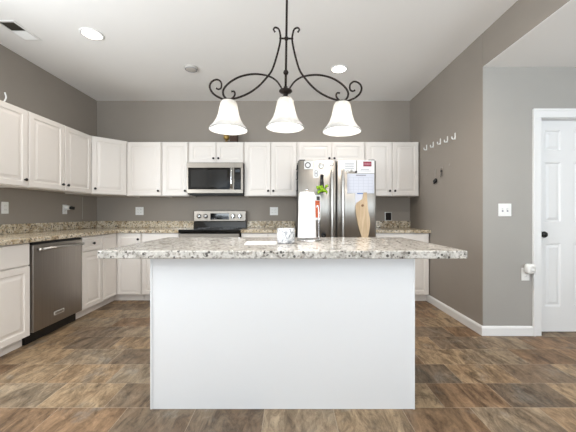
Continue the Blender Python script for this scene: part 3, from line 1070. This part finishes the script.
PX, PY = 0.150, 2.215
ph = empty('paper_towel_holder', (PX, PY, ZT))
tag(ph, 'chrome paper towel stand with round base on the island', 'paper towel holder')
MB().lathe([(0, 0), (0.090, 0), (0.092, 0.004), (0.090, 0.010), (0.070, 0.016), (0.014, 0.018), (0, 0.018)], 40).build('base', 'chrome', ph)
MB().tube([(-0.016, 0, 0.017), (-0.016, 0, 0.372)], 0.006, 12).lathe([(0, 0), (0.010, 0.002), (0.012, 0.010), (0.008, 0.018), (0, 0.020)], 16, Matrix.Translation((-0.016, 0, 0.370))).build('post', 'chrome', ph)
MB().tube(smooth_path([(0.072, 0.01, 0.014), (0.072, 0.01, 0.12), (0.070, 0.01, 0.24), (0.062, 0.01, 0.262), (0.054, 0.008, 0.250)]), 0.0045, 10).build('tension_arm', 'chrome', ph)
rl = empty('paper_towel_roll', (PX - 0.016, PY, ZT + 0.020))
tag(rl, 'white paper towel roll standing on its chrome holder', 'paper towel')
MB().lathe([(0.019, 0.004), (0.068, 0.004), (0.069, 0.010), (0.060, 0.275), (0.053, 0.338), (0.019, 0.338)], 40, None, True).build('paper', 'towel', rl)
MB().lathe([(0.014, 0.001), (0.0185, 0.001), (0.0185, 0.342), (0.014, 0.342)], 24, None, True).build('core', 'card', rl)
a0, a1 = math.radians(215), math.radians(262)
sv, sf = [], []
for k in range(9):
    a = a0 + (a1 - a0) * k / 8
    for z in (0.008, 0.34):
        r = 0.0705 - 0.012 * (z / 0.34) + 0.003 * k / 8 * (1 - z)
        for q_ in (0, 0.001):
            sv.append(((r + q_) * math.cos(a), (r + q_) * math.sin(a), z))
for k in range(8):
    a = 4 * k
    sf += [[a, a + 4, a + 6, a + 2], [a + 1, a + 3, a + 7, a + 5], [a, a + 1, a + 5, a + 4], [a + 2, a + 6, a + 7, a + 3]]
sf += [[0, 2, 3, 1], [32, 33, 35, 34]]
MB().add(sv, sf).build('loose_sheet', 'towel', rl)
pp = MB().box(-0.105, 0.105, -0.10, 0.10, 0, 0.003, 0.001).build('paper', 'paper', None, (-0.192, 2.05, ZT), (0, 0, math.radians(3)))
tag(pp, 'white sheet of paper lying flat on island left of mug', 'paper')

# ------------------------------------------------------------------ chandelier
YL = 1.95
K = YL / 298
HX, HY = 285.6, 92.0
ch = empty('chandelier', ((HX - 289) * K, YL, 1.12 + (214 - HY) * K), (0, math.radians(0.8), 0))
tag(ch, 'bronze scrollwork chandelier with three bell glass shades over the island', 'chandelier')


def cp3(px, py, y=0):
    return ((px - 285.2) * K, y, (HY - py) * K)


ZTOP = ZC - ch.location.z
MB().tube([(0, 0, 0.02), (0, 0, ZTOP - 0.02)], 0.0075, 12).lathe([(0, 0), (0.014, 0.005), (0.018, 0.016), (0.014, 0.027), (0, 0.032)], 16, Matrix.Translation((0, 0, (HY - 72.5) * K - 0.016))) \
    .lathe([(0, 0), (0.012, 0.004), (0.016, 0.013), (0.012, 0.022), (0, 0.026)], 16, Matrix.Translation((0, 0, (HY - 38.5) * K - 0.013))).build('stem', 'bronze', ch)
MB().lathe([(0, 0), (0.062, 0), (0.060, -0.010), (0.03, -0.024), (0.009, -0.034), (0, -0.034)], 28, Matrix.Translation((0, 0, ZTOP - 0.0008))).build('canopy', 'bronze', ch)
MB().tube([(-0.046, 0, (HY - 38.5) * K), (0.046, 0, (HY - 38.5) * K)], 0.006, 10).build('crossbar', 'bronze', ch)
MB().lathe([(0, 0.035), (0.012, 0.035), (0.014, 0.020), (0.040, 0.012), (0.044, 0.004), (0.036, -0.004), (0.018, -0.012), (0.014, -0.022), (0.022, -0.030), (0.030, -0.036), (0.030, -0.046), (0, -0.046)], 24).build('hub', 'bronze', ch)
armA = [(288.2, 90.5), (290.2, 86.5), (294.8, 80.5), (302.7, 76.0), (315.7, 74.2), (328.6, 76.2), (338.3, 80.8), (345.0, 86.5), (347.9, 91.9), (346.8, 97.0), (343.0, 99.8), (338.6, 98.9), (336.0, 95.2), (336.8, 92.0), (339.6, 92.0)]
armB = [(296.6, 32.4), (298.1, 30.0), (296.4, 28.0), (293.0, 29.6), (291.4, 34.8), (291.2, 41.3), (293.7, 53.4), (298.6, 69.6), (304.3, 78.1), (312.4, 87), (322.1, 94.0), (333.5, 98.8), (344.8, 100.6), (352.9, 97.9), (358.8, 93.3), (361, 87.6), (358.8, 82.8), (353.7, 80.8), (349.7, 83.6), (349.4, 88.6), (351.9, 90.5), (354.4, 89.6)]
for sx in (1, -1):
    for arm, yy in ((armA, 0.004), (armB, -0.004)):
        pts = [((p[0]) * sx, p[1] + yy, p[2]) for p in (cp3(a, b) for a, b in arm)]
        path = smooth_path(pts, 6)
        n = len(path)
        rr = [0.0068 - 0.0018 * (abs(i / n - 0.5) * 2) ** 2 for i in range(n)]
        rr[0] = rr[-1] = 0.007
        MB().tube(path, rr, 8).build('scroll_arm', 'bronze', ch)
SH = [(0.036, 0.0), (0.046, -0.004), (0.054, -0.018), (0.060, -0.050), (0.068, -0.090), (0.080, -0.125), (0.098, -0.155), (0.116, -0.175), (0.124, -0.186), (0.1265, -0.192)]
SHP = SH + [(0.1225, -0.194)] + [(r - 0.004, z - 0.002) for r, z in SH[::-1][1:]]
for dx, zt in ((-0.3705, (HY - 101.6) * K), (0, (HY - 98.6) * K), (0.3705, (HY - 101.6) * K)):
    if dx:
        MB().lathe([(0, 0.012), (0.010, 0.010), (0.030, 0.002), (0.038, -0.004), (0.038, -0.010), (0, -0.010)], 20, Matrix.Translation((dx, 0, zt + 0.006))).build('socket_cup', 'bronze', ch)
    sh = MB().lathe(SHP, 40, None, True).build('lamp_shade', 'shade', ch, (dx, 0, zt))
    MB().lathe([(0, -0.008), (0.013, -0.010), (0.013, -0.035), (0.026, -0.060), (0.030, -0.078), (0.024, -0.096), (0, -0.104)], 20).build('bulb', 'bulb', sh)
    ld = bpy.data.lights.new('bulb_light', 'POINT')
    ld.energy = BULB_WATTS
    ld.color = BULB_COLOR
    ld.shadow_soft_size = 0.034
    lo = bpy.data.objects.new('bulb_light', ld)
    C.objects.link(lo)
    lo.parent = ch
    lo.location = (dx, 0, zt - 0.118)

# ------------------------------------------------------------------ ceiling fittings
def can_or_fill_light(x, y, label=None, watts=CAN_WATTS):
    if label:
        r = empty('recessed_light', (x, y, ZC - 0.0006))
        tag(r, label, 'ceiling light', 'recessed ceiling lights')
        MB().lathe([(0.078, 0), (0.100, 0), (0.100, -0.004), (0.094, -0.008), (0.080, -0.006), (0.078, -0.003)], 32, None, True).build('trim_ring', 'white', r)
        MB().lathe([(0, -0.001), (0.0775, -0.001), (0.0775, -0.0045), (0, -0.006)], 32).build('lens', 'lamp', r)
    d = bpy.data.lights.new('can_or_fill_lamp', 'SPOT')
    d.energy = watts
    d.spot_size = math.radians(150)
    d.spot_blend = 0.9
    d.shadow_soft_size = 0.07
    d.color = CAN_COLOR
    o = bpy.data.objects.new('can_or_fill_lamp', d)
    C.objects.link(o)
    o.location = (x, y, ZC - 0.02)


can_or_fill_light(-1.828, 2.765, 'lit recessed ceiling light nearest the left wall')
can_or_fill_light(0.576, 3.432, 'lit recessed ceiling light behind chandelier near refrigerator')
can_or_fill_light(1.00, 2.00, None, 80)  # unseen lamp without fixture, added for warm light on the right wall
can_or_fill_light(0.576, 0.40)  # unseen lamp without fixture, added to even out the light
can_or_fill_light(-1.828, 0.60)  # another added lamp out of view, no fixture built
sd = MB().lathe([(0, -0.026), (0.045, -0.026), (0.066, -0.020), (0.070, -0.010), (0.070, -0.004), (0.078, -0.003), (0.078, 0), (0, 0)], 32).build('smoke_detector', mat('pale_grey_plastic', (200, 196, 190), 0.5), None, (-1.117, 3.40, ZC - 0.0006))
tag(sd, 'round flush grey ceiling disc left of the chandelier', 'smoke detector')
MB().lathe([(0.060, 0), (0.0665, 0), (0.0665, -0.003), (0.060, -0.003)], 32, Matrix.Translation((0, 0, -0.0215)), True).build('rim', 'ink', sd)

vt = empty('ceiling_vent', (-2.455, 2.715, ZC - 0.0006))
tag(vt, 'white louvered air vent in the ceiling corner at left', 'vent')
f = MB()
hx, hy = 0.085, 0.150
f.box(-hx, -hx + 0.022, -hy, hy, -0.006, 0, 0.002)
f.box(hx - 0.022, hx, -hy, hy, -0.006, 0, 0.002)
f.box(-hx + 0.022, hx - 0.022, -hy, -hy + 0.022, -0.006, 0, 0.002)
f.box(-hx + 0.022, hx - 0.022, hy - 0.022, hy, -0.006, 0, 0.002)
f.box(-hx + 0.022, hx - 0.022, -0.004, 0.004, -0.006, 0)
f.build('frame', 'white', vt)
MB().box(-hx + 0.022, hx - 0.022, -hy + 0.022, hy - 0.022, -0.0008, 0).build('duct_opening', 'vent_shade', vt)
for k in range(8):
    y = -hy + 0.034 + k * 0.0145
    R = Matrix.Translation((0, y, -0.0055)) @ Matrix.Rotation(math.radians(28), 4, 'X')
    MB().box(-hx + 0.022, hx - 0.022, -0.0052, 0.0052, -0.0004, 0.0004, 0, 2, R).build('louver', 'vent_shade', vt)  # near louvers coloured dark for the shade on that half
    y = hy - 0.034 - k * 0.0145
    R = Matrix.Translation((0, y, -0.0055)) @ Matrix.Rotation(math.radians(-32), 4, 'X')
    MB().box(-hx + 0.022, hx - 0.022, -0.0075, 0.0075, -0.0004, 0.0004, 0, 2, R).build('louver', 'white', vt)


# ------------------------------------------------------------------ outlets and switches
def outlet(loc, rz, label, gangs=1, kind='outlet', w_=0.073):
    wd = w_ if gangs == 1 else 0.118
    hh = 0.118
    r = empty('electrical_outlet' if kind == 'outlet' else 'light_switch', loc, (0, 0, rz))
    tag(r, label, 'outlet' if kind == 'outlet' else 'light switch', 'white outlet plates' if kind == 'outlet' else None)
    MB().box(-wd / 2, wd / 2, -0.006, -0.0005, -hh / 2, hh / 2, 0.002).build('cover_plate', 'white', r)
    for g_ in range(gangs):
        cx = 0 if gangs == 1 else (-0.023 + 0.046 * g_)
        if kind == 'switch':
            MB().box(cx - 0.005, cx + 0.005, -0.014, -0.0061, -0.004, 0.014, 0.001).build('toggle', 'white', r)
            MB().box(cx - 0.0075, cx + 0.0075, -0.0066, -0.0061, -0.016, 0.016).build('toggle_slot', 'ink', r)
        else:
            for sz in (-0.021, 0.021):
                s_ = MB().box(cx - 0.016, cx + 0.016, -0.0075, -0.0061, sz - 0.014, sz + 0.014, 0.0006).build('receptacle', 'white', r)
                MB().box(cx - 0.008, cx - 0.006, -0.0079, -0.0076, sz - 0.004, sz + 0.006).box(cx + 0.006, cx + 0.008, -0.0079, -0.0076, sz - 0.004, sz + 0.006).build('slots', 'socket', s_)
    return r


outlet((XL + 0.0005, 2.972, 1.182), PI / 2, 'white outlet plate on left wall near left photo edge')
outlet((XL + 0.0005, 3.765, 1.178), PI / 2, 'white outlet plate on left wall with black plug in it')
outlet((-2.205, YB - 0.0005, 1.164), 0, 'double white outlet plate on back wall left of the range', 2)
outlet((-0.222, YB - 0.0005, 1.162), 0, 'double white outlet plate on back wall between range and refrigerator', 2)
outlet((2.179, YH - 0.0005, 0.566), 0, 'white outlet plate low on hall wall beside door')
outlet((1.989, YH - 0.0005, 1.157), 0, 'double white light switch plate on hall wall left of door', 2, 'switch')
# black plug-in device
pd = empty('plug_adapter', (XL + 0.0085, 3.775, 1.200), (0, 0, PI / 2))
tag(pd, 'black and white plug adapter in the outlet above dishwasher corner', 'plug')
MB().lathe([(0, 0), (0.028, 0), (0.030, 0.004), (0.030, 0.040), (0.022, 0.044), (0, 0.044)], 24, RX).build('collar', 'white', pd)
MB().tube([(0.0, -0.0445, 0.0), (0.012, -0.060, -0.002), (0.036, -0.085, -0.008)], [0.015, 0.021, 0.020], 16).build('plug_body', 'plastic', pd)
# white plug-in device by the door
ad = empty('air_freshener', (2.190, YH - 0.009, 0.622))
tag(ad, 'rounded white plug-in device on the low outlet beside door', 'plug')
MB().box(-0.042, 0.042, -0.066, 0, -0.045, 0.045, 0.028, 5).build('body', 'white', ad)
MB().lathe([(0.012, 0), (0.024, 0), (0.024, 0.003), (0.012, 0.003)], 20, facing(0, -0.0662, 0.006), True).build('vent_ring', 'white', ad)
# thin cord down the left wall
o = MB().tube([(0, 0, 0.30), (0.001, 0.001, 0.2), (0, 0.002, 0.1), (0, 0, 0)], 0.003, 8).build('cord', 'cord', None, (XL + 0.004, 4.085, 1.05))
tag(o, 'thin pale cord hanging on left wall under the corner cabinet', 'cord')

# ------------------------------------------------------------------ hooks on the right wall
HK = [(3.887, 1.994), (3.711, 1.989), (3.538, 1.986), (3.381, 1.972), (3.227, 1.968)]
NM = ['farthest white adhesive hook, nearest the wall cabinet', 'second white hook from the wall cabinet', 'middle one of the five white adhesive hooks',
      'fourth white hook from the wall cabinet', 'white adhesive hook nearest the hall corner']
first = None
for (y, z), lb in zip(HK, NM):
    if first is None:
        hk = first = empty('wall_hook')
        MB().box(-0.011, 0.011, -0.004, -0.0005, -0.030, 0.042, 0.0015).build('back_plate', 'white', hk)
        MB().tube(smooth_path([(0, -0.004, -0.010), (0, -0.018, -0.026), (0, -0.034, -0.020), (0, -0.038, 0.002)]), [0.006] * 18 + [0.0055], 10).build('hook', 'white', hk)
    else:
        hk = copy_tree(first)
    hk.location = (XR - 0.0005, y - 0.025, z - 0.018)
    hk.rotation_euler = (0, 0, -PI / 2)
    tag(hk, lb, 'hook', 'white hooks in a row on the right wall')
LK = [(3.860, 1.644, 'small clear hook at left end of the lower row'), (3.620, 1.668, 'small clear hook holding a strap with black tag'),
      (3.470, 1.664, 'small clear hook holding dark keys'), (3.308, 1.672, 'small clear hook at right end of the lower row')]
first = None
for y, z, lb in LK:
    if first is None:
        hk = first = empty('key_hook')
        MB().box(-0.008, 0.008, -0.003, -0.0005, -0.014, 0.014, 0.001).build('back_plate', 'clear', hk)
        MB().tube([(0, -0.003, -0.004), (0, -0.010, -0.011), (0, -0.016, -0.006)], 0.0025, 8).build('hook', 'clear', hk)
    else:
        hk = copy_tree(first)
    hk.location = (XR - 0.0005, y, z)
    hk.rotation_euler = (0, 0, -PI / 2)
    tag(hk, lb, 'hook', 'small hooks below the white ones')
st = empty('key_fob', (XR - 0.012, 3.620, 1.660), (0, 0, -PI / 2))
tag(st, 'thin grey strap with a black fob hanging on right wall', 'key fob')
MB().tube(smooth_path([(-0.004, 0, 0), (-0.005, 0, -0.06), (-0.002, 0, -0.118)]), 0.0022, 8).tube(smooth_path([(0.004, 0, 0), (0.005, 0, -0.06), (0.002, 0, -0.118)]), 0.0022, 8).build('strap', 'clear', st)
R = Matrix.Translation((0, -0.002, -0.140)) @ Matrix.Rotation(math.radians(-20), 4, 'Y')
MB().box(-0.036, 0.036, -0.009, 0.009, -0.024, 0.024, 0.006, 3, R).build('fob', 'black', st)
ks = empty('key_ring', (XR - 0.012, 3.470, 1.656), (0, 0, -PI / 2))
tag(ks, 'small bunch of dark keys hanging on right wall', 'keys')
rg_ = [(0.012 * math.sin(t * 2 * PI / 14), 0, -0.012 + 0.012 * math.cos(t * 2 * PI / 14)) for t in range(15)]
MB().tube(rg_, 0.0018, 6).build('ring', 'darkink', ks)
for ang, ln in ((-8, 0.075), (7, 0.085)):
    R = Matrix.Translation((0, -0.003 if ang > 0 else 0.001, -0.022)) @ Matrix.Rotation(math.radians(ang), 4, 'Y')
    MB().lathe([(0, 0), (0.013, 0), (0.013, 0.0022), (0, 0.0022)], 14, R @ Matrix.Translation((0, 0, -0.013)) @ RX).box(-0.004, 0.004, -0.0022, 0, -ln, -0.024, 0, 2, R).build('key', 'darkink', ks)

# ------------------------------------------------------------------ small ornaments
# silver edged black plate on the right backsplash ledge
pf = empty('silver_edged_plate', (1.463, YB - 0.0115, CT + 0.0988), (math.radians(-3), 0, 0))
tag(pf, 'small silver edged black plate on ledge right of refrigerator', 'picture frame')
fm = MB()
for a in ((-0.052, -0.042, 0, 0.130), (0.042, 0.052, 0, 0.130), (-0.042, 0.042, 0, 0.010), (-0.042, 0.042, 0.120, 0.130)):
    fm.box(a[0], a[1], -0.0075, 0.0025, a[2], a[3])
fm.build('frame', 'nickel', pf)
MB().box(-0.042, 0.042, -0.003, 0.0015, 0.010, 0.120).build('picture', 'gloss', pf)
# brown box with gilt ball on top of the wall cabinets
bz = empty('wicker_box', (-0.82, YB - 0.17, UT - 0.0094))
tag(bz, 'brown wicker box with gold ball on tray above microwave cabinet', 'decoration')
MB().lathe([(0, 0), (0.130, 0), (0.136, 0.008), (0.130, 0.014), (0, 0.014)], 28).build('tray', mat('dark_wood_tray', (40, 28, 24), 0.5), bz)
MB().box(-0.012, 0.092, -0.05, 0.055, 0.0145, 0.175, 0.008).box(-0.016, 0.096, -0.054, 0.059, 0.155, 0.185, 0.006).build('box', 'wicker', bz)
gb = [(0.044 * math.sin(PI * k / 10), 0.0625 - 0.044 * math.cos(PI * k / 10) + 0.030) for k in range(11)]
MB().lathe(gb, 20, Matrix.Translation((-0.060, -0.035, 0.0))).lathe([(0, 0.0145), (0.03, 0.0145), (0.022, 0.04), (0, 0.052)], 16, Matrix.Translation((-0.060, -0.035, 0))).build('ball', 'gold', bz)
# white wire scroll on the left wall cabinets
sw = empty('wire_scroll', (-2.60, 2.66, UT + 0.0006), (0, 0, PI / 2))
tag(sw, 'white wire scroll ornament on top of left wall cabinet', 'decoration')
MB().tube(smooth_path([(-0.02, 0, 0.007), (0.02, 0, 0.007), (0.060, 0, 0.030), (0.078, 0, 0.075), (0.066, 0, 0.115)]), 0.006, 10).build('wire', 'white', sw)
MB().tube(smooth_path([(-0.02, 0.0, 0.007), (0.0, 0.012, 0.06), (0.008, 0.012, 0.12), (-0.004, 0.012, 0.17), (-0.03, 0.012, 0.18)]), 0.006, 10).build('wire', 'white', sw)
MB().box(-0.06, 0.03, -0.025, 0.025, 0, 0.006, 0.002).build('base', 'white', sw)
